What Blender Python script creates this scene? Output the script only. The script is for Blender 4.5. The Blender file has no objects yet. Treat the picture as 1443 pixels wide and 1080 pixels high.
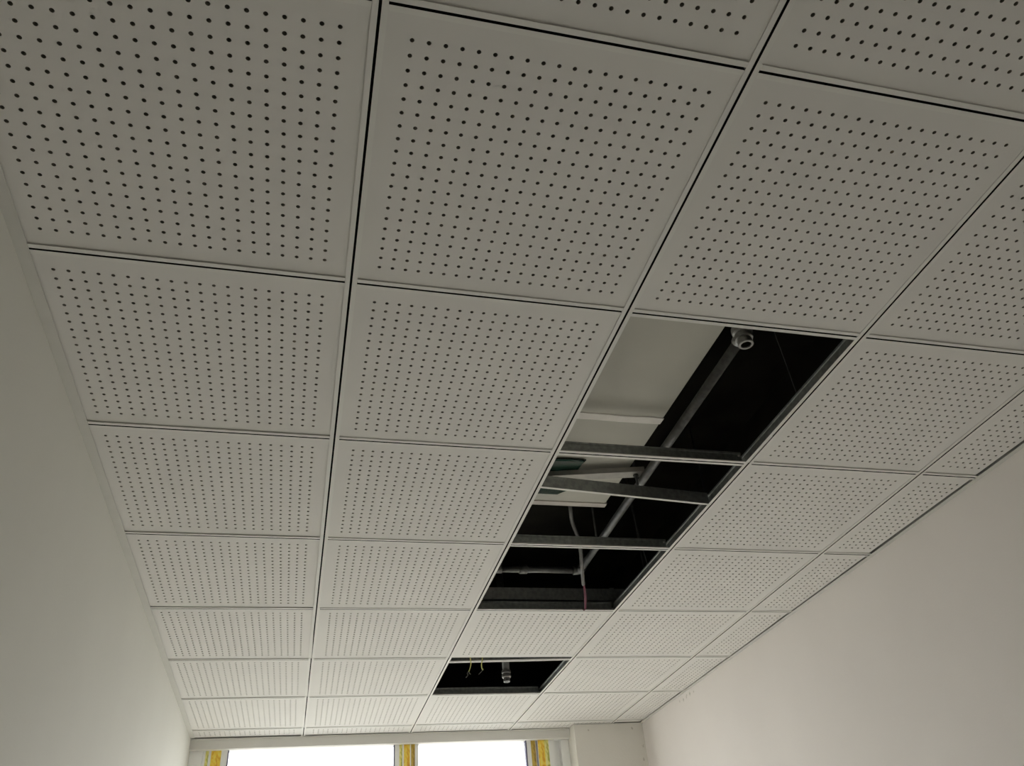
import bpy, math, random
from mathutils import Matrix, Vector
random.seed(7)
SC = bpy.context.scene
COL = SC.collection
Z0 = 2.75                      # height of the suspended ceiling above the floor

# ------------------------------------------------------------------ camera
cam = bpy.data.cameras.new('camera')
cam.sensor_fit = 'HORIZONTAL'
cam.sensor_width = 36.0
cam.lens = 1122.65 * 36.0 / 1443.0
cam.clip_start = 0.02
cam.clip_end = 400
co = bpy.data.objects.new('camera', cam)
COL.objects.link(co)
_r = Vector((0.97090816, -0.22755848, -0.07452838))
_u = Vector((-0.07589351, -0.58763964, 0.8055556))
_f = Vector((0.22710684, 0.77646429, 0.58781433))
M = Matrix((( _r.x, _u.x, -_f.x, -0.03465), (_r.y, _u.y, -_f.y, -0.61636), (_r.z, _u.z, -_f.z, Z0 - 1.14253), (0, 0, 0, 1)))
co.matrix_world = M
SC.camera = co

# ------------------------------------------------------------------ sky and exposure
world = bpy.data.worlds.new('overcast_sky')
SC.world = world
world.use_nodes = True
bg = world.node_tree.nodes['Background']
bg.inputs['Color'].default_value = (1.0, 0.975, 0.975, 1)
bg.inputs['Strength'].default_value = 4.6
added_sun = bpy.data.lights.new('added_sun', 'SUN')  # unseen sun, added to brighten the window end by bounce off the floor
added_sun.energy = 17
added_sun.angle = math.radians(3.0)
added_sun.color = (1.0, 0.96, 0.92)
so = bpy.data.objects.new('added_sun', added_sun)
so.rotation_euler = (math.radians(-42), 0, math.radians(22))
so.location = (0, 12, 15)
COL.objects.link(so)
portal = bpy.data.lights.new('window_portal', 'AREA')
portal.shape = 'RECTANGLE'
portal.size = 2.2
portal.size_y = 1.7
portal.cycles.is_portal = True
po = bpy.data.objects.new('window_portal', portal)
po.location = (0.48, 4.56, Z0 - 0.9)
po.rotation_euler = (math.radians(-90), 0, 0)
COL.objects.link(po)
SC.view_settings.view_transform = 'Standard'
SC.view_settings.look = 'None'
SC.view_settings.gamma = 1.0
SC.view_settings.use_curve_mapping = False
SC.view_settings.exposure = 0.42
SC.cycles.max_bounces = 14
SC.cycles.diffuse_bounces = 10
SC.cycles.transparent_max_bounces = 12
SC.cycles.use_denoising = True
SC.cycles.sample_clamp_indirect = 10


# ------------------------------------------------------------------ materials
def mat(name, c1, c2=None, scale=8.0, rough=0.7, metal=0.0, bump=0.0, bscale=60.0, spec=0.3, detail=4.0):
    m = bpy.data.materials.new(name)
    m.use_nodes = True
    nt = m.node_tree
    b = nt.nodes['Principled BSDF']
    b.inputs['Roughness'].default_value = rough
    b.inputs['Metallic'].default_value = metal
    b.inputs['Specular IOR Level'].default_value = spec
    tc = nt.nodes.new('ShaderNodeTexCoord')
    n = nt.nodes.new('ShaderNodeTexNoise')
    n.inputs['Scale'].default_value = scale
    n.inputs['Detail'].default_value = detail
    nt.links.new(tc.outputs['Object'], n.inputs['Vector'])
    r = nt.nodes.new('ShaderNodeValToRGB')
    r.color_ramp.elements[0].position = 0.35
    r.color_ramp.elements[1].position = 0.65
    r.color_ramp.elements[0].color = (*c1, 1)
    r.color_ramp.elements[1].color = (*(c2 or c1), 1)
    nt.links.new(n.outputs['Fac'], r.inputs['Fac'])
    nt.links.new(r.outputs['Color'], b.inputs['Base Color'])
    if bump > 0:
        n2 = nt.nodes.new('ShaderNodeTexNoise')
        n2.inputs['Scale'].default_value = bscale
        nt.links.new(tc.outputs['Object'], n2.inputs['Vector'])
        bp = nt.nodes.new('ShaderNodeBump')
        bp.inputs['Strength'].default_value = bump
        bp.inputs['Distance'].default_value = 0.002
        nt.links.new(n2.outputs['Fac'], bp.inputs['Height'])
        nt.links.new(bp.outputs['Normal'], b.inputs['Normal'])
    return m


def add_spots(m, spots, dark):
    """small grey smudges of their own shape, at object-space points"""
    nt = m.node_tree
    b = nt.nodes['Principled BSDF']
    src = b.inputs['Base Color'].links[0].from_socket
    tc = nt.nodes.new('ShaderNodeTexCoord')
    nz = nt.nodes.new('ShaderNodeTexNoise')
    nz.inputs['Scale'].default_value = 90
    nt.links.new(tc.outputs['Object'], nz.inputs['Vector'])
    prev = None
    for (x, y, z, rad) in spots:
        d = nt.nodes.new('ShaderNodeVectorMath')
        d.operation = 'DISTANCE'
        nt.links.new(tc.outputs['Object'], d.inputs[0])
        d.inputs[1].default_value = (x, y, z)
        a = nt.nodes.new('ShaderNodeMath')
        a.operation = 'MULTIPLY_ADD'
        nt.links.new(nz.outputs['Fac'], a.inputs[0])
        a.inputs[1].default_value = rad * 2.2
        nt.links.new(d.outputs['Value'], a.inputs[2])
        mr = nt.nodes.new('ShaderNodeMapRange')
        mr.inputs['From Min'].default_value = rad * 1.3
        mr.inputs['From Max'].default_value = rad * 2.3
        mr.inputs['To Min'].default_value = 1.0
        mr.inputs['To Max'].default_value = 0.0
        nt.links.new(a.outputs['Value'], mr.inputs['Value'])
        if prev is None:
            prev = mr.outputs['Result']
        else:
            mx = nt.nodes.new('ShaderNodeMath')
            mx.operation = 'MAXIMUM'
            nt.links.new(prev, mx.inputs[0])
            nt.links.new(mr.outputs['Result'], mx.inputs[1])
            prev = mx.outputs['Value']
    mix = nt.nodes.new('ShaderNodeMix')
    mix.data_type = 'RGBA'
    nt.links.new(prev, mix.inputs['Factor'])
    nt.links.new(src, mix.inputs['A'])
    mix.inputs['B'].default_value = (*dark, 1)
    nt.links.new(mix.outputs['Result'], b.inputs['Base Color'])


WALL = (0.75, 0.735, 0.70)
WALL2 = (0.77, 0.755, 0.72)
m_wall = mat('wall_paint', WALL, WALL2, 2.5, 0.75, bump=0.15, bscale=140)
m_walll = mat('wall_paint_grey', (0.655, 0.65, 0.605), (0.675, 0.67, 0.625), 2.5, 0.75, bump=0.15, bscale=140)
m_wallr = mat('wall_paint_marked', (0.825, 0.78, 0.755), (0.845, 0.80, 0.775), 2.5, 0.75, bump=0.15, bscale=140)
m_pier = mat('pier_plaster', (0.76, 0.735, 0.685), (0.78, 0.755, 0.705), 4, 0.8, bump=0.25, bscale=90)
m_tile = mat('perforated_board', (0.74, 0.725, 0.70), (0.76, 0.745, 0.715), 3.0, 0.8, bump=0.06, bscale=260, spec=0.2)
m_hole_wall = mat('dark_hole_wall', (0.24, 0.22, 0.185), (0.29, 0.27, 0.23), 120, 0.95, spec=0.05)  # sides of the perforations, toned darker than the tile face
m_fleece = mat('black_fleece', (0.012, 0.011, 0.009), (0.018, 0.016, 0.013), 200, 0.95, spec=0.1)
m_white = mat('white_enamel_steel', (0.77, 0.76, 0.725), (0.79, 0.78, 0.745), 20, 0.6, spec=0.25)
m_angle = mat('grey_white_enamel_steel', (0.63, 0.62, 0.585), (0.65, 0.64, 0.605), 20, 0.6, spec=0.25)
m_fit = mat('bright_pipe_fitting', (0.27, 0.265, 0.255), (0.36, 0.355, 0.345), 60, 0.35, metal=0.7, bump=0.05)
m_black = mat('black_groove_enamel', (0.006, 0.006, 0.006), (0.010, 0.010, 0.009), 50, 0.8, spec=0.05)
m_rod = mat('dull_rod_steel', (0.08, 0.08, 0.077), (0.12, 0.12, 0.115), 40, 0.6, metal=0.5)
m_chan = mat('dull_pale_channel', (0.36, 0.345, 0.32), (0.42, 0.405, 0.375), 30, 0.5, metal=0.2)
m_galv = mat('galvanised_steel', (0.30, 0.315, 0.315), (0.42, 0.44, 0.43), 70, 0.42, metal=0.75, bump=0.1, bscale=150)
m_pipe = mat('zinc_pipe', (0.115, 0.115, 0.112), (0.17, 0.17, 0.165), 40, 0.40, metal=0.7, bump=0.05)
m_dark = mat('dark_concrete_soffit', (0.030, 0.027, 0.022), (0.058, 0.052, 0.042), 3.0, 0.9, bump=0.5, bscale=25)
m_floor = mat('screed_floor', (0.46, 0.4554, 0.437), (0.506, 0.5014, 0.483), 2.5, 0.8, bump=0.2, bscale=40)
m_ground = mat('outdoor_paving', (0.17, 0.17, 0.1649), (0.1955, 0.1955, 0.1887), 0.6, 0.9)
m_duct = mat('duct_board', (0.52, 0.505, 0.45), (0.55, 0.535, 0.475), 5, 0.6, spec=0.3)
m_tape = mat('white_foam_tape', (0.92, 0.88, 0.83), (0.86, 0.82, 0.77), 35, 0.6, bump=0.6, bscale=30)
m_flange = mat('pale_duct_flange', (0.68, 0.63, 0.58), (0.72, 0.67, 0.62), 20, 0.6)
m_green = mat('dark_green_plastic', (0.003, 0.022, 0.014), (0.010, 0.045, 0.031), 22, 0.22, spec=0.5, bump=0.5, bscale=28)
m_conduit = mat('grey_flexible_conduit', (0.15, 0.143, 0.138), (0.19, 0.183, 0.178), 40, 0.5, metal=0.3)
m_red = mat('red_wire', (0.14, 0.014, 0.04), (0.19, 0.02, 0.055), 40, 0.45)
m_yg = mat('yellow_green_wire', (0.62, 0.55, 0.16), (0.42, 0.46, 0.16), 60, 0.45)
m_upvc = mat('white_window_profile', (0.90, 0.90, 0.89), (0.92, 0.92, 0.91), 10, 0.35, spec=0.5)
m_gasket = mat('dark_gasket', (0.10, 0.10, 0.16), (0.14, 0.13, 0.22), 30, 0.6)
m_void = mat('shaded_bore', (0.03, 0.026, 0.02), (0.05, 0.04, 0.03), 60, 0.6)  # shade of the hollow fitting, put in as a near-black colour


def film_mat(name, base, ink, edge):
    m = bpy.data.materials.new(name)
    m.use_nodes = True
    nt = m.node_tree
    b = nt.nodes['Principled BSDF']
    b.inputs['Roughness'].default_value = 0.35
    tc = nt.nodes.new('ShaderNodeTexCoord')
    mp = nt.nodes.new('ShaderNodeMapping')
    mp.inputs['Scale'].default_value = (60, 1, 28)
    nt.links.new(tc.outputs['Object'], mp.inputs['Vector'])
    v = nt.nodes.new('ShaderNodeTexNoise')
    v.inputs['Scale'].default_value = 1.0
    v.inputs['Detail'].default_value = 3
    nt.links.new(mp.outputs['Vector'], v.inputs['Vector'])
    r = nt.nodes.new('ShaderNodeValToRGB')
    r.color_ramp.elements[0].position = 0.40
    r.color_ramp.elements[0].color = (*ink, 1)
    r.color_ramp.elements[1].position = 0.50
    r.color_ramp.elements[1].color = (*base, 1)
    e = r.color_ramp.elements.new(0.66)
    e.color = (*edge, 1)
    nt.links.new(v.outputs['Fac'], r.inputs['Fac'])
    nt.links.new(r.outputs['Color'], b.inputs['Base Color'])
    return m


m_film = film_mat('yellow_protective_film', (0.95, 0.68, 0.07), (0.80, 0.42, 0.04), (0.95, 0.78, 0.18))
m_film2 = film_mat('printed_protective_film', (0.84, 0.78, 0.24), (0.45, 0.46, 0.10), (0.92, 0.86, 0.42))
m_film3 = film_mat('ochre_protective_film', (0.55, 0.38, 0.06), (0.33, 0.22, 0.05), (0.62, 0.46, 0.10))

m_glass = bpy.data.materials.new('window_glass')
m_glass.use_nodes = True
_nt = m_glass.node_tree
_nt.nodes.clear()
_o = _nt.nodes.new('ShaderNodeOutputMaterial')
_t = _nt.nodes.new('ShaderNodeBsdfTransparent')
_t.inputs['Color'].default_value = (0.93, 0.95, 0.94, 1)
_g = _nt.nodes.new('ShaderNodeBsdfGlossy')
_g.inputs['Roughness'].default_value = 0.02
_fr = _nt.nodes.new('ShaderNodeFresnel')
_fr.inputs['IOR'].default_value = 1.45
_ge = _nt.nodes.new('ShaderNodeNewGeometry')       # same reflectance from either face of the thin pane
_io = _nt.nodes.new('ShaderNodeMapRange')
_io.inputs['To Min'].default_value = 1.45
_io.inputs['To Max'].default_value = 1 / 1.45
_nt.links.new(_ge.outputs['Backfacing'], _io.inputs['Value'])
_nt.links.new(_io.outputs['Result'], _fr.inputs['IOR'])
_mx = _nt.nodes.new('ShaderNodeMixShader')
_nt.links.new(_fr.outputs['Fac'], _mx.inputs['Fac'])
_nt.links.new(_t.outputs['BSDF'], _mx.inputs[1])
_nt.links.new(_g.outputs['BSDF'], _mx.inputs[2])
_nt.links.new(_mx.outputs['Shader'], _o.inputs['Surface'])


# ------------------------------------------------------------------ helpers (z is measured from the ceiling plane)
class MB:
    """collects vertices and faces (with material slots) for ONE mesh object"""
    def __init__(self):
        self.v, self.f, self.m, self.s = [], [], [], []

    def add(self, vs, fs, mi=0, smooth=False):
        k = len(self.v)
        self.v += [Vector(p) for p in vs]
        for f in fs:
            self.f.append([i + k for i in f])
            self.m.append(mi)
            self.s.append(smooth)
        return self

    def box(self, x0, x1, y0, y1, z0, z1, mi=0):
        vs = [(x, y, z) for z in (z0, z1) for y in (y0, y1) for x in (x0, x1)]
        return self.add(vs, [(0, 2, 3, 1), (4, 5, 7, 6), (0, 1, 5, 4), (2, 6, 7, 3), (0, 4, 6, 2), (1, 3, 7, 5)], mi)

    def prism(self, prof, a, b, side, up=(0, 0, 1), mats=None, caps=True):
        """extrude a closed 2D profile (side, up) from point a to point b"""
        a, b, side, up = Vector(a), Vector(b), Vector(side), Vector(up)
        n = len(prof)
        vs = [a + side * p[0] + up * p[1] for p in prof] + [b + side * p[0] + up * p[1] for p in prof]
        k = len(self.v)
        self.v += vs
        for i in range(n):
            j = (i + 1) % n
            self.f.append([k + i, k + j, k + n + j, k + n + i])
            self.m.append(mats[i] if mats else 0)
            self.s.append(False)
        if caps:
            self.f.append([k + i for i in reversed(range(n))])
            self.f.append([k + n + i for i in range(n)])
            self.m += [0, 0]
            self.s += [False, False]
        return self

    def tube(self, pts, rads, n=14, mi=0, caps=True):
        pts = [Vector(p) for p in pts]
        if not isinstance(rads, (list, tuple)):
            rads = [rads] * len(pts)
        k = len(self.v)
        ref = None
        for i, p in enumerate(pts):
            d = (pts[min(i + 1, len(pts) - 1)] - pts[max(i - 1, 0)]).normalized()
            if ref is None:
                ref = d.orthogonal().normalized()
            ref = (ref - d * ref.dot(d))
            if ref.length < 1e-5:
                ref = d.orthogonal()
            ref.normalize()
            w = d.cross(ref)
            for q in range(n):
                t = 2 * math.pi * q / n
                self.v.append(p + (ref * math.cos(t) + w * math.sin(t)) * rads[i])
        for i in range(len(pts) - 1):
            for q in range(n):
                q2 = (q + 1) % n
                self.f.append([k + i * n + q, k + i * n + q2, k + (i + 1) * n + q2, k + (i + 1) * n + q])
                self.m.append(mi)
                self.s.append(True)
        if caps:
            self.f.append([k + q for q in reversed(range(n))])
            self.f.append([k + (len(pts) - 1) * n + q for q in range(n)])
            self.m += [mi, mi]
            self.s += [False, False]
        return self

    def lathe(self, cx, cy, prof, n=20, mi=0):
        """revolve (radius, z) pairs about a vertical axis"""
        k = len(self.v)
        for (rr, z) in prof:
            for q in range(n):
                t = 2 * math.pi * q / n
                self.v.append(Vector((cx + rr * math.cos(t), cy + rr * math.sin(t), z)))
        for i in range(len(prof) - 1):
            for q in range(n):
                q2 = (q + 1) % n
                self.f.append([k + i * n + q, k + i * n + q2, k + (i + 1) * n + q2, k + (i + 1) * n + q])
                self.m.append(mi)
                self.s.append(False)
        return self

    def mesh(self, name, mats, origin=(0, 0, 0)):
        o = Vector(origin)
        me = bpy.data.meshes.new(name)
        me.from_pydata([tuple(p - o) for p in self.v], [], self.f)
        for mt in (mats if isinstance(mats, (list, tuple)) else [mats]):
            me.materials.append(mt)
        me.polygons.foreach_set('material_index', self.m)
        me.polygons.foreach_set('use_smooth', self.s)
        me.update()
        return me

    def build(self, name, mats, parent=None, origin=None, label=None):
        if origin is None:
            lo = Vector((min(p.x for p in self.v), min(p.y for p in self.v), min(p.z for p in self.v)))
            hi = Vector((max(p.x for p in self.v), max(p.y for p in self.v), max(p.z for p in self.v)))
            origin = ((lo.x + hi.x) / 2, (lo.y + hi.y) / 2, lo.z)
        return link(name, self.mesh(name, mats, origin), origin, parent, label)


def world_of(o):
    p = Vector((0, 0, 0))
    while o is not None:
        p = p + o.location
        o = o.parent
    return p


def link(name, me, origin, parent=None, label=None):
    o = bpy.data.objects.new(name, me)
    COL.objects.link(o)
    loc = Vector(origin) + Vector((0, 0, Z0))
    if parent is not None:
        o.parent = parent
        loc = loc - world_of(parent)
    o.location = loc
    if label:
        o['label'] = label
    return o


def thing(name, label, cat, loc, group=None):
    o = link(name, None, loc)
    o['label'] = label
    o['category'] = cat
    if group:
        o['group'] = group
    return o


def tag(o, label, cat, group=None):
    o['label'] = label
    o['category'] = cat
    if group:
        o['group'] = group
    return o


def struct(o, label=None, cat=None):
    o['kind'] = 'structure'
    if label:
        o['label'] = label
    if cat:
        o['category'] = cat
    return o


# ------------------------------------------------------------------ room shell
XL, XR, YB, ZF, ZS = -0.615, 2.024, -3.62, -Z0, 0.95


def yF(x):            # face of the window wall (a little out of square)
    return 4.404 - 0.022 * x


b = MB(); b.box(XL - 0.2, XR + 0.2, YB - 0.2, 4.62, ZF - 0.12, ZF)
struct(b.build('floor', m_floor), 'bare grey screed floor of the unfinished room', 'floor')
ZP = 0.03                        # the paint stops just above the suspended ceiling
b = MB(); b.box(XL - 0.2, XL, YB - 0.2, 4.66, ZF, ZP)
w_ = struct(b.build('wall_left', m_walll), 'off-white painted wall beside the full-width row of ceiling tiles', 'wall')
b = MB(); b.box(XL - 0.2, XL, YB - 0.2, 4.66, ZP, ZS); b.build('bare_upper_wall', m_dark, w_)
add_spots(m_wallr, [(0, 3.678, Z0 - .029, .006), (0, 3.628, Z0 - .033, .009), (0, 3.586, Z0 - .030, .008), (0, 3.577, Z0 - .022, .005), (0, 3.537, Z0 - .025, .010), (0, 3.487, Z0 - .029, .006)], (0.56, 0.535, 0.49))
b = MB(); b.box(XR, XR + 0.2, YB - 0.2, 4.66, ZF, ZP)
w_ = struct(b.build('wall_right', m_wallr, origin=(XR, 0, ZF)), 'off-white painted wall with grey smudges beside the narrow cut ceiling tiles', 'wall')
b = MB(); b.box(XR, XR + 0.2, YB - 0.2, 4.66, ZP, ZS); b.build('bare_upper_wall', m_dark, w_)
b = MB(); b.box(XL, XR, YB - 0.2, YB, ZF, ZP)
w_ = struct(b.build('wall_back', m_wall), 'plain off-white painted wall facing the window', 'wall')
b = MB(); b.box(XL, XR, YB - 0.2, YB, ZP, ZS); b.build('bare_upper_wall', m_dark, w_)
b = MB(); b.box(XL - 0.2, XR + 0.2, YB - 0.2, 4.66, ZS, ZS + 0.15)
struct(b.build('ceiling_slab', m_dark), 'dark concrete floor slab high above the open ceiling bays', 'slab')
b = MB(); b.box(-60, 60, 4.7, 130, ZF - 3.3, ZF - 3.2)
struct(b.build('ground', m_ground), 'pale paved ground outside the window', 'ground')

WX0, WX1, WZT, WZB = XL, 1.585, -0.052, -1.75
wf = struct(link('wall_front', None, (0.7, 4.4, ZF)), 'off-white window wall with a low lintel and a corner pier', 'wall')


def skew_box(x0, x1, d0, d1, z0, z1):
    """box whose front follows the skewed window wall, depths d measured from its face"""
    m = MB()
    vs = [(x, yF(x) + d, z) for z in (z0, z1) for d in (d0, d1) for x in (x0, x1)]
    m.add(vs, [(0, 2, 3, 1), (4, 5, 7, 6), (0, 1, 5, 4), (2, 6, 7, 3), (0, 4, 6, 2), (1, 3, 7, 5)])
    return m


skew_box(XL, WX1, 0, 0.035, WZT, ZP).build('lintel', m_wall, wf)
skew_box(XL, WX1, 0.035, 0.235, 0.015, ZP).build('upper_wall', m_wall, wf)
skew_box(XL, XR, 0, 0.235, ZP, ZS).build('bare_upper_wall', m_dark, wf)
skew_box(XL, WX1, 0, 0.22, ZF, WZB).build('sill_wall', m_wall, wf)
add_spots(m_pier, [(2.008 - 1.585, 0, -.131, .008), (1.999 - 1.585, 0, -.206, .008), (1.674 - 1.585, 0, -.032, .006), (1.955 - 1.585, 0, -.030, .008)], (0.36, 0.33, 0.28))
b = MB()
vs = [(x, yf, z) for z in (ZF, ZP) for (x, yf) in ((1.585, 4.274), (XR, 4.262), (1.585, 4.62), (XR, 4.62))]
b.add(vs, [(0, 2, 3, 1), (4, 5, 7, 6), (0, 1, 5, 4), (2, 6, 7, 3), (0, 4, 6, 2), (1, 3, 7, 5)])
b.build('pier', m_pier, wf, origin=(1.585, 4.268, 0), label='grey plastered corner pier beside the window')

# ------------------------------------------------------------------ window
win = struct(link('window_1', None, (0.48, 4.45, WZB)), 'wide white framed window with yellow film on its uprights', 'window')


def wbox(name, x0, x1, d0, d1, z0, z1, m, parent=win, label=None):
    return skew_box(x0, x1, d0, d1, z0, z1).build(name, m, parent, label=label)


ZT, ZB = 0.012, WZB
wbox('frame_rail', XL, WX1, 0.045, 0.115, -0.048, ZT, m_upvc)
wbox('frame_rail', XL, WX1, 0.045, 0.115, ZB, ZB + 0.06, m_upvc)
wbox('frame_stile', XL, -0.545, 0.045, 0.115, ZB + 0.06, -0.048, m_upvc)
s = wbox('sash_stile', -0.543, -0.413, 0.055, 0.105, ZB + 0.06, -0.048, m_upvc)
wbox('protective_film', -0.500, -0.447, 0.0535, 0.0548, ZB + 0.06, -0.05, m_film, s, 'bright yellow printed film on the window upright')
wbox('protective_film', -0.530, -0.514, 0.0535, 0.0548, ZB + 0.06, -0.05, m_film2, s, 'narrow greenish yellow film edge')
wbox('gasket', -0.4125, -0.407, 0.058, 0.10, ZB + 0.06, -0.048, m_gasket, s)
s = wbox('mullion', 0.525, 0.662, 0.050, 0.115, ZB + 0.06, -0.048, m_upvc)
wbox('protective_film', 0.550, 0.567, 0.0485, 0.0498, ZB + 0.06, -0.05, m_film2, s, 'pale green printed film strip')
wbox('protective_film', 0.577, 0.612, 0.0485, 0.0498, ZB + 0.06, -0.05, m_film, s, 'bright yellow printed film strip')
wbox('protective_film', 0.619, 0.641, 0.0485, 0.0498, ZB + 0.06, -0.05, m_film3, s, 'ochre film strip')
wbox('gasket', 0.5195, 0.5245, 0.058, 0.10, ZB + 0.06, -0.048, m_gasket, s)
s = wbox('sash_stile', 1.323, 1.380, 0.055, 0.105, ZB + 0.06, -0.048, m_upvc)
wbox('protective_film', 1.348, 1.376, 0.0535, 0.0548, ZB + 0.06, -0.05, m_film3, s, 'ochre film strip on the sash')
wbox('gasket', 1.315, 1.3225, 0.058, 0.10, ZB + 0.06, -0.048, m_gasket, s)
wbox('gasket', 1.381, 1.3865, 0.07, 0.10, ZB + 0.06, -0.048, m_gasket, s)
s = wbox('frame_stile', 1.388, 1.492, 0.045, 0.115, ZB + 0.06, -0.048, m_upvc)
wbox('protective_film', 1.390, 1.430, 0.0435, 0.0448, ZB + 0.06, -0.05, m_film, s, 'orange yellow printed film strip')
wbox('protective_film', 1.4302, 1.456, 0.0435, 0.0448, ZB + 0.06, -0.05, m_film2, s, 'pale yellow spotted film strip')
wbox('frame_stile', 1.493, 1.534, 0.085, 0.115, ZB + 0.06, -0.048, m_upvc)
wbox('frame_stile', 1.535, WX1, 0.045, 0.115, ZB + 0.06, -0.048, m_upvc)
wbox('pane', -0.4065, 0.519, 0.077, 0.083, ZB + 0.06, -0.048, m_glass)
wbox('pane', 0.6625, 1.3145, 0.077, 0.083, ZB + 0.06, -0.048, m_glass)

# ------------------------------------------------------------------ suspended ceiling
ceil = struct(link('ceiling', None, (0.7, 0.4, 0)), 'suspended grid ceiling of white perforated tiles with four open bays', 'ceiling')
RUN = {0: lambda y: 0.0008 - 0.0016 * y, 1: lambda y: 0.6005 + 0.0012 * y,
       2: lambda y: 1.198 + 0.0012 * y, 3: lambda y: 1.7865 + 0.0082 * y}
ROWS = {0: (0.0, 0.003), 1: (0.598, 0.006), 2: (1.196, 0.0035), 3: (1.800, -0.004), 4: (2.413, -0.015), 5: (3.016, -0.013), 6: (3.610, -0.013), 7: (4.216, -0.015)}
XLI, XRI = -0.591, 2.004       # inner edges of the wall angles


def row(j, x):
    if j in ROWS:
        a, s_ = ROWS[j]
    else:
        a, s_ = 0.6 * j, 0.002
    return a + s_ * x


def run(i, y):
    if i == -1:
        return XL
    if i == 4:
        return XR
    return RUN[i](y)


FL, GR = 0.012, 0.0024
PROF = [(-FL, 0), (-GR, 0), (-GR, .007), (GR, .007), (GR, 0), (FL, 0), (FL, .0014), (GR + .001, .0014), (GR + .001, .008), (-GR - .001, .008), (-GR - .001, .0014), (-FL, .0014)]
PM = [0, 1, 1, 1, 0, 0, 0, 0, 0, 0, 0, 0]
WEB = [(-.0006, .008), (.0006, .008), (.0006, .031), (.0032, .0325), (.0032, .038), (-.0032, .038), (-.0032, .0325), (-.0006, .031)]


def tee(name, a, c, parent, rivets=False):
    a, c = Vector(a), Vector(c)
    d = (c - a).normalized()
    side = Vector((d.y, -d.x, 0))
    mb = MB(); mb.prism(PROF, a, c, side, mats=PM)
    org = (a + c) / 2
    t = link(name, mb.mesh(name, [m_white, m_black], org), org, parent)
    e = 0.004
    w = MB(); w.prism(WEB, a + d * e, c - d * e, side)
    wo = link('web', w.mesh('web', m_galv, org), org, t, 'bare galvanised steel web')
    return t


YE = lambda x: yF(x) - 0.001
for i in range(4):
    a = (run(i, YB), YB + 0.001, 0)
    y1 = YE(run(i, 4.3)) if i < 3 else 4.264
    c = (run(i, y1), y1, 0)
    tee('main_runner', a, c, ceil)
OPEN = {(1, 1), (1, 2), (1, 3), (1, 5)}
for j in range(-6, 8):
    for i in range(-1, 4):
        if j == -6:
            continue
        yy = row(j, 0.6 * i + 0.3)
        xa = run(i, yy) + (FL + .0004 if i >= 0 else .003)
        xb = run(i + 1, yy) - (FL + .0004 if i < 3 else .003)
        if (i, j) == (1, 5):
            a, c = (xa, 3.058, 0.0), (xb, 3.022, 0.0)      # knocked out of line
        else:
            a, c = (xa, row(j, xa), 0.0), (xb, row(j, xb), 0.0)
        t = tee('cross_tee', a, c, ceil)
        if i == 1 and j in (2, 3, 5):
            r_ = MB(); r_.tube([(xb - .012, a[1] - .0008 + (c[1] - a[1]), .026), (xb - .012, a[1] - .003 + (c[1] - a[1]), .026)], .0032, 10)
            r_.build('rivet', m_white, t)


def angle(name, a, c, side, w=0.024, drop=0.0):
    mb = MB()
    pr = [(0, drop), (w, drop), (w, drop + .0014), (.0012, drop + .0014), (.0012, .024), (0, .024)]
    mb.prism(pr, a, c, side)
    return mb.build(name, m_angle, ceil)


angle('wall_angle', (XL + .0002, YB + .02, -.0015), (XL + .0002, 4.38, -.0015), (1, 0, 0), XLI - XL)
angle('wall_angle', (XR - .0002, YB + .02, -.0025), (XR - .0002, 4.24, -.0025), (-1, 0, 0), XR - XRI)
angle('wall_angle', (XL + .001, YB + .0002, -.0015), (XR - .001, YB + .0002, -.0015), (0, 1, 0), .022)
angle('wall_angle', (XL + .001, yF(XL) - .0002, -.0022), (1.584, yF(1.584) - .0002, -.0022), (0, -1, 0), .020)
angle('wall_angle', (1.584, 4.2738, -.0022), (XR - .001, 4.2618, -.0022), (0, -1, 0), .016)

PITCH, NH, RH = 0.026, 20, 0.0036
TH = 0.012


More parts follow.
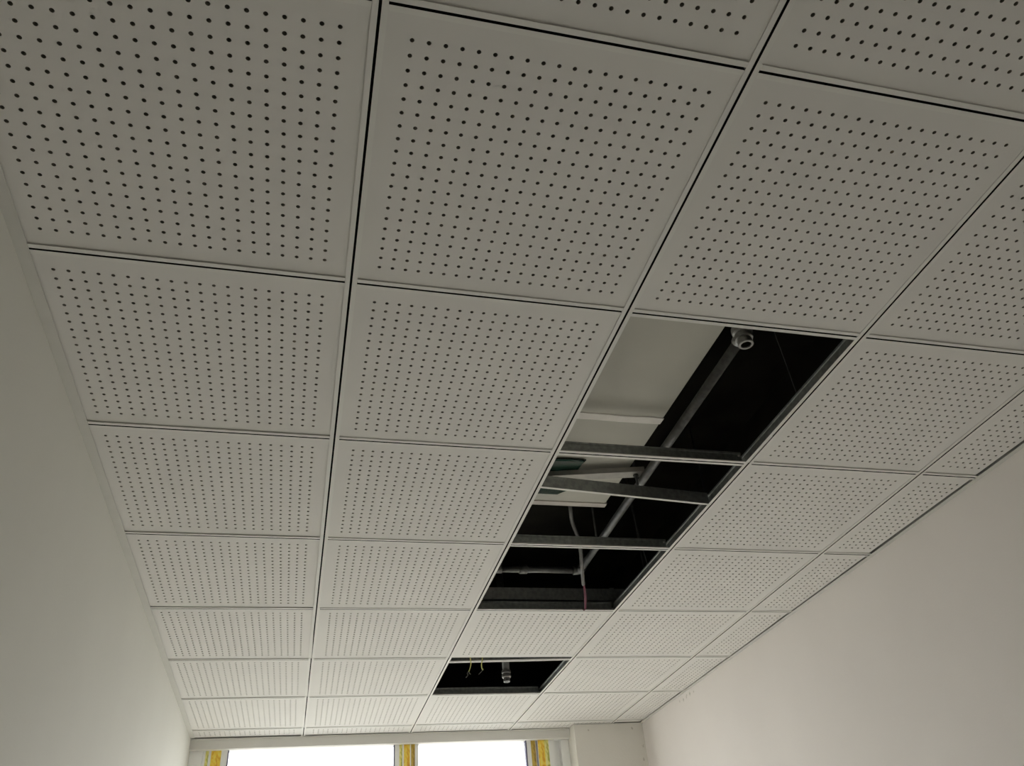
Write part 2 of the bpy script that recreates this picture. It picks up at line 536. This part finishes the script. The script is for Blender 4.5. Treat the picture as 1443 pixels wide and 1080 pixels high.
def tile_mesh(name, w, l, x_keep=None, y_keep=None):
    """perforated board; full pattern is centred on a 595 mm board whose low corner is the
    board's own low corner, cut back to w by l; origin at low corner, face down at z=0"""
    off = (0.589 - PITCH * NH) / 2
    lx = [off + PITCH * k for k in range(NH + 1)]
    xs = sorted(set([0.0, w] + [x for x in lx if x < w - 0.001]))
    ys = sorted(set([0.0, l] + [y for y in lx if y < l - 0.001]))
    V, F, hole_faces = [], [], []
    idx = {}

    def vid(x, y, z=0.0):
        k = (round(x, 6), round(y, 6), z)
        if k not in idx:
            idx[k] = len(V)
            V.append((x, y, z))
        return idx[k]
    N = 12
    for p in range(len(xs) - 1):
        for q in range(len(ys) - 1):
            x0, x1, y0, y1 = xs[p], xs[p + 1], ys[q], ys[q + 1]
            cor = [vid(x1, y1), vid(x0, y1), vid(x0, y0), vid(x1, y0)]     # 45,135,225,315 degrees
            fullx = abs(x1 - x0 - PITCH) < 1e-5 and x0 > off - 1e-5
            fully = abs(y1 - y0 - PITCH) < 1e-5 and y0 > off - 1e-5
            if not (fullx and fully):
                F.append([cor[0], cor[3], cor[2], cor[1]])
                continue
            cx, cy = (x0 + x1) / 2, (y0 + y1) / 2
            k = len(V)
            for z in (0.0, TH):
                for n in range(N):
                    t = math.pi / 4 + 2 * math.pi * n / N
                    V.append((cx + RH * math.cos(t), cy + RH * math.sin(t), z))
            for s_ in range(4):
                a, c = cor[s_], cor[(s_ + 1) % 4]
                ring = [k + (s_ * 3 + e) % N for e in range(4)]
                F.append([c, a] + ring)
            for n in range(N):
                n2 = (n + 1) % N
                F.append([k + n2, k + n, k + N + n, k + N + n2])
                hole_faces.append(len(F) - 1)
    # rim
    c = [(0, 0), (w, 0), (w, l), (0, l)]
    k = len(V)
    for z in (0.0, TH):
        for (x, y) in c:
            V.append((x, y, z))
    for n in range(4):
        n2 = (n + 1) % 4
        F.append([k + n, k + n2, k + 4 + n2, k + 4 + n])
    me = bpy.data.meshes.new(name)
    me.from_pydata(V, [], F)
    me.materials.append(m_tile)
    me.materials.append(m_hole_wall)
    for q in hole_faces:
        me.polygons[q].material_index = 1
    me.update()
    bk = MB(); bk.box(0, w, 0, l, TH, TH + 0.0012)
    bm_ = bk.mesh('backing', m_fleece)
    return me, bm_


TW = 0.589
T_full = tile_mesh('ceiling_tile', TW, TW)
T_side = tile_mesh('ceiling_tile', 0.198, TW)
T_end = tile_mesh('ceiling_tile', TW, 0.160)
T_corner = tile_mesh('ceiling_tile', 0.198, 0.046)
rt = random.Random(3)
for j in range(-6, 8):
    for i in range(-1, 4):
        if (i, j) in OPEN:
            continue
        xm = 0.6 * i + 0.3 if i < 3 else 1.9
        ylo = row(j, xm)
        yhi = row(j + 1, xm) if j < 7 else yF(xm)
        ym = (ylo + yhi) / 2
        xlo, xhi = run(i, ym), run(i + 1, ym)
        side, end = i == 3, j == 7
        me = T_corner if side and end else T_side if side else T_end if end else T_full
        gx = 0.0052 + rt.uniform(-.0006, .0006)
        gy = 0.0052 + rt.uniform(-.0006, .0006)
        x0 = xlo + gx if i >= 0 else XL + .005
        x0 = x0 if i != 3 else xlo + .0055
        y0 = ylo + gy
        if j == -6:
            y0 = yhi - .0055 - TW
        z = 0.0023 + rt.uniform(0, .0006) + (.0012 if i == -1 else 0)
        o = link('ceiling_tile', me[0], (x0, y0, z), ceil)
        o.rotation_euler = (rt.uniform(-.0006, .0006), rt.uniform(-.0006, .0006), (ROWS[j][1] if 0 <= j <= 7 else .002) * 0.8)
        if 0 <= i < 3:
            o.scale.x = (xhi - xlo - .0105) / TW
        elif i == -1:
            o.scale.x = (xhi - .0053 - x0) / TW
        else:
            o.scale.x = (XRI - rt.uniform(.003, .0055) - x0) / 0.198      # rough-cut edge leaves a slit at the wall angle
            o.rotation_euler.z += rt.uniform(-.003, .003)
        if j < 7:
            o.scale.y = (yhi - ylo - .0105) / TW
        bk = bpy.data.objects.new('backing', me[1])
        COL.objects.link(bk)
        bk.parent = o
        bk['label'] = 'dark fleece glued over the back of the tile'

# ------------------------------------------------------------------ things above the ceiling, seen through the open bays
# air duct
D = thing('air_duct', 'pale grey flat-bottomed air duct above the open ceiling bays', 'duct', (0.6, 0.07, 0.13))
b = MB(); b.box(0.25, 0.945, -1.6, 1.715, 0.13, 0.40)
b.build('duct_body', m_duct, D)
b = MB(); b.box(0.244, 0.951, 1.7155, 1.742, 0.127, 0.403)
b.build('end_flange', m_flange, D, label='pale pinkish flange at the end of the duct')
for ys in (1.194, -0.02, -1.2):
    b = MB()
    n = 16
    rj = random.Random(int(ys * 100))
    pr = []
    for k in range(n + 1):
        x = 0.247 + (0.9478 - 0.247) * k / n
        w0, w1 = ys - 0.018 + rj.uniform(-.002, .002), ys + 0.018 + rj.uniform(-.002, .002)
        pr.append(((x, w0, 0.1296), (x, w0 + .002, 0.1268 + rj.uniform(0, .0006)), (x, w1 - .002, 0.1284 + rj.uniform(-.0008, .0006)), (x, w1, 0.1296)))
    vs = [q for p_ in pr for q in p_]
    fs = []
    for k in range(n):
        for e in range(3):
            fs.append((k * 4 + e, k * 4 + e + 1, k * 4 + 5 + e, k * 4 + 4 + e))
    fs += [(3, 2, 1, 0), (n * 4, n * 4 + 1, n * 4 + 2, n * 4 + 3)]
    for k in range(n):
        fs.append((k * 4 + 3, k * 4, k * 4 + 4, k * 4 + 7))
    b.add(vs, fs)
    b.build('joint_tape', m_tape, D, label='crinkled white foam tape over the duct joint')

# trapeze hanger under the duct
T = thing('trapeze_hanger', 'pale steel channel hung on two rods under the air duct', 'hanger', (0.6, 1.50, 0.10))
U = [(-.019, 0), (.019, 0), (.019, .0175), (.0165, .0175), (.0165, .0025), (-.0165, .0025), (-.0165, .0175), (-.019, .0175)]
a, c = Vector((0.225, 1.610, .1002)), Vector((0.985, 1.456, .1002))
d = (c - a).normalized()
b = MB(); b.prism(U, a, c, Vector((d.y, -d.x, 0)))
b.build('channel', m_chan, T)
for x in (0.236, 0.9585):
    y = 1.610 - (x - 0.225) * 0.2026
    b = MB(); b.tube([(x, y, 0.055), (x, y, ZS)], 0.004, 10)
    rd = b.build('threaded_rod', m_rod, T)
    b = MB(); b.tube([(x, y, 0.092), (x, y, 0.0995)], 0.0085, 6)
    b.build('nut', m_rod, rd)

# dark green plastic pack pressed between channel and duct
b = MB()
rg = random.Random(5)
out = []
for (x, y) in [(0.40, 1.436), (0.55, 1.432), (0.68, 1.431), (0.735, 1.428), (0.762, 1.430), (0.783, 1.426), (0.777, 1.448), (0.774, 1.50), (0.776, 1.56), (0.777, 1.60), (0.788, 1.616), (0.771, 1.632), (0.752, 1.655), (0.68, 1.655), (0.55, 1.660), (0.40, 1.657)]:
    out.append((x, y))
n = len(out)
cx, cy = 0.58, 1.545
vs = []
for (sc, z) in ((0.985, .1262), (1.0, .124), (0.992, .121), (0.95, .1188), (0.6, .1183)):
    for (x, y) in out:
        vs.append((cx + (x - cx) * (1 - (1 - sc) * .4), cy + (y - cy) * sc, z + rg.uniform(-.0002, .0004)))
fs = []
for k in range(4):
    for q in range(n):
        q2 = (q + 1) % n
        fs.append((k * n + q, (k + 1) * n + q, (k + 1) * n + q2, k * n + q2))
fs.append(tuple(4 * n + q for q in reversed(range(n))))
fs.append(tuple(range(n)))
b.add(vs, fs)
tag(b.build('plastic_pack', m_green), 'dark green glossy plastic pack squeezed between the duct and its hanger', 'pack')

# sprinkler line with its open fitting
S = thing('sprinkler_line', 'grey steel sprinkler pipe with an open threaded fitting beside the duct', 'pipe', (0.975, 1.4, 0.05))
PZ = 0.083
b = MB(); b.tube([(0.9712, 0.752, PZ), (0.990, 2.155, PZ)], .0134, 18); b.build('pipe', m_pipe, S)
b = MB()
b.lathe(0.969, 0.728, [(0.0000, .108), (0.0190, .108), (0.0252, .104), (0.0263, .096), (0.0252, .088), (0.0207, .084), (0.0202, .079)], 24)
b.lathe(0.969, 0.728, [(0.0202, .079), (0.0224, .0788), (0.0230, .070), (0.0220, .0682), (0.0168, .068), (0.0166, .062)], 24)
b.tube([(0.9690, 0.735, PZ + .004), (0.9713, 0.760, PZ)], .0172, 18)
el = b.build('elbow', m_fit, S)
b = MB()
b.lathe(0.969, 0.728, [(0.0166, .062), (0.0185, .0615), (0.0190, .051), (0.0179, .0495), (0.0132, .0495), (0.0125, .053)], 24)
b.build('threaded_ring', m_fit, el)
b = MB(); b.lathe(0.969, 0.728, [(0.0125, .053), (0.0118, .066), (0.0000, .0665)], 24)
b.build('bore', m_void, el)
b = MB()
b.tube([(0.990, 2.145, PZ), (0.990, 2.160, PZ), (0.988, 2.174, PZ), (0.978, 2.183, PZ), (0.962, 2.1845, PZ)], .0178, 16)
b.build('elbow', m_pipe, S)
b = MB(); b.tube([(0.965, 2.1845, PZ), (0.66, 2.187, PZ)], .0128, 16); b.build('branch_pipe', m_pipe, S)
b = MB(); b.tube([(0.775, 2.1862, PZ), (0.745, 2.1864, PZ)], .0175, 16); b.build('coupling', m_pipe, S)
b = MB()
b.tube([(0.675, 2.187, PZ), (0.655, 2.187, PZ), (0.642, 2.187, PZ + .008), (0.636, 2.187, PZ + .03), (0.636, 2.187, PZ + .06)], .0172, 16)
b.build('elbow', m_pipe, S)
b = MB(); b.tube([(0.636, 2.187, PZ + .05), (0.636, 2.187, ZS)], .0128, 16); b.build('riser', m_pipe, S)
b = MB()
for y in (1.95,):
    x = 0.9712 + (y - .752) * .0134
    b = MB(); b.tube([(x, y, PZ - .006), (x, y, PZ + .012)], [.0148, .0148], 14)
    b = MB()
    ring = [(x + .0150 * math.cos(t), y, PZ + .0150 * math.sin(t)) for t in [math.pi * 2 * k / 16 for k in range(17)]]
    b.tube(ring, .0018, 6)
    b.tube([(x, y, PZ + .0155), (x, y, ZS)], .004, 8)
    b.build('pipe_hanger', m_rod, S)

# sprinkler drop over the far open bay
P = thing('sprinkler_drop', 'short vertical sprinkler drop pipe in the small open bay near the window', 'pipe', (0.967, 3.395, 0.006))
b = MB(); b.tube([(0.967, 3.395, .055), (0.967, 3.395, ZS)], .0185, 18); b.build('drop_pipe', m_pipe, P)
b = MB(); b.lathe(0.967, 3.395, [(.0185, .062), (.0235, .061), (.0240, .050), (.0200, .047), (.0195, .043), (.0235, .041), (.0238, .030), (.021, .026), (.015, .025)], 20)
b.build('reducing_coupling', m_fit, P)
b = MB(); b.lathe(0.967, 3.395, [(.015, .025), (.0165, .023), (.0168, .009), (.0160, .006), (.011, .006), (.010, .020), (0, .021)], 20)
b.build('threaded_ring', m_fit, P)

# carrier channel lying over the runners, with its rods
Cc = thing('carrier_channel', 'grey steel carrier channel lying across the ceiling runners', 'channel', (0.7, 2.42, 0.039))
U2 = [(-.008, 0), (.008, 0), (.008, .0015), (-.0065, .0015), (-.0065, .0485), (.008, .0485), (.008, .05), (-.008, .05)]
b = MB(); b.prism(U2, (-0.60, 2.432, .050), (2.01, 2.402, .050), (0, 1, 0)); b.build('channel', m_galv, Cc)
for x in (-0.35, 0.42, 1.36, 1.74):
    y = 2.4312 - (x + .6) * .0115
    b = MB(); b.tube([(x, y - .0125, .045), (x, y - .0125, ZS)], .004, 8)
    b.build('threaded_rod', m_rod, Cc)
for i in range(4):
    x = run(i, 2.41)
    y = 2.432 - (x + .6) * .0115
    b = MB(); b.box(x - .010, x + .010, y - .0102, y - .0085, .030, .104); b.box(x - .010, x + .010, y + .0085, y + .0102, .030, .104)
    b.box(x - .010, x + .010, y - .0102, y + .0102, .1005, .104)
    b.build('clip', m_galv, Cc)

# loose angle section resting askew on the runner flanges
a, c = Vector((0.606, 1.394, .0017)), Vector((1.193, 1.455, .0017))
d = (c - a).normalized()
sd = Vector((-d.y, d.x, 0))
b = MB(); b.prism([(0, 0), (.010, 0), (.010, .0012), (.0012, .0012), (.0012, .040), (0, .040)], a, c, sd, mats=[1, 0, 0, 0, 0, 0])
tag(b.build('loose_angle_bar', [m_galv, m_white]), 'loose grey metal angle bar lying askew across an open bay', 'metal bar')

# hanger wires
for (x, y, x2, y2, nm) in ((1.206, 0.90, 1.13, 0.82, 'thin dark hanger wire over the open bay by the sprinkler fitting'), (1.2045, 2.02, 1.10, 2.0, 'thin dark hanger wire tied to the runner near the carrier channel')):
    b = MB(); b.tube([(x, y, .036), (x2, y2, ZS)], .0014, 6)
    tag(b.build('hanger_wire', m_rod), nm, 'wire')


def smooth_path(pts, n=6):
    P_ = [Vector(p) for p in pts]
    P_ = [P_[0] * 2 - P_[1]] + P_ + [P_[-1] * 2 - P_[-2]]
    out_ = []
    for k in range(1, len(P_) - 2):
        for s_ in range(n):
            t = s_ / n
            p0, p1, p2, p3 = P_[k - 1], P_[k], P_[k + 1], P_[k + 2]
            out_.append(0.5 * ((2 * p1) + (p2 - p0) * t + (2 * p0 - 5 * p1 + 4 * p2 - p3) * t * t + (3 * p1 - p0 - 3 * p2 + p3) * t ** 3))
    out_.append(P_[-2])
    return out_


# flexible conduit with a red wire hanging out
K = thing('flexible_conduit', 'dangling grey flexible conduit with a red wire at its end', 'conduit', (0.95, 2.05, 0.0))
b = MB()
pth = smooth_path([(0.80, 1.80, .62), (0.845, 1.82, .33), (0.87, 1.87, .20), (0.892, 1.93, .165), (0.923, 1.976, .125), (0.944, 2.022, .095), (0.966, 2.092, .055), (1.001, 2.195, .030)], 10)
b.tube(pth, [.0068 + (.0006 if k % 2 else 0) for k in range(len(pth))], 12)
b.build('conduit', m_conduit, K)
b = MB()
b.tube(smooth_path([(0.99, 2.165, .0375), (1.006, 2.20, .027), (1.032, 2.265, .012), (1.050, 2.33, .001), (1.057, 2.359, -.004), (1.052, 2.366, -.008), (1.046, 2.362, -.006)]), .0022, 8)
b.tube(smooth_path([(0.99, 2.163, .038), (1.003, 2.20, .028), (1.026, 2.265, .014), (1.047, 2.335, .001), (1.052, 2.355, -.003)]), .0020, 8)
b.build('red_wire', m_red, K, label='thin red wire')

# two earth wires poking down in the far bay
for k, (pts, tail) in enumerate(((((0.703, 2.995, .010), (0.705, 3.002, -.002), (0.709, 3.018, -.022), (0.705, 3.030, -.040), (0.702, 3.036, -.048)), ((0.702, 3.036, -.048), (0.694, 3.040, -.055), (0.700, 3.046, -.062), (0.690, 3.046, -.072))),
                               (((0.760, 2.995, .010), (0.761, 3.002, -.002), (0.759, 3.018, -.022), (0.762, 3.028, -.036), (0.768, 3.032, -.042)), ((0.768, 3.032, -.042), (0.758, 3.036, -.052), (0.748, 3.040, -.060))))):
    W_ = thing('earth_wire', ('yellow and green wire with a forked bare end over the far open bay', 'yellow and green wire with one short bare end over the far open bay')[k], 'wire', pts[0])
    b = MB(); b.tube(smooth_path(pts), .0026, 8); b.build('insulation', m_yg, W_)
    b = MB(); b.tube(smooth_path(tail), .0014, 6)
    if k == 0:
        b.tube(smooth_path([tail[0], (0.706, 3.040, -.056), (0.712, 3.046, -.058)]), .0014, 6)
    b.build('bare_end', m_pipe, W_)
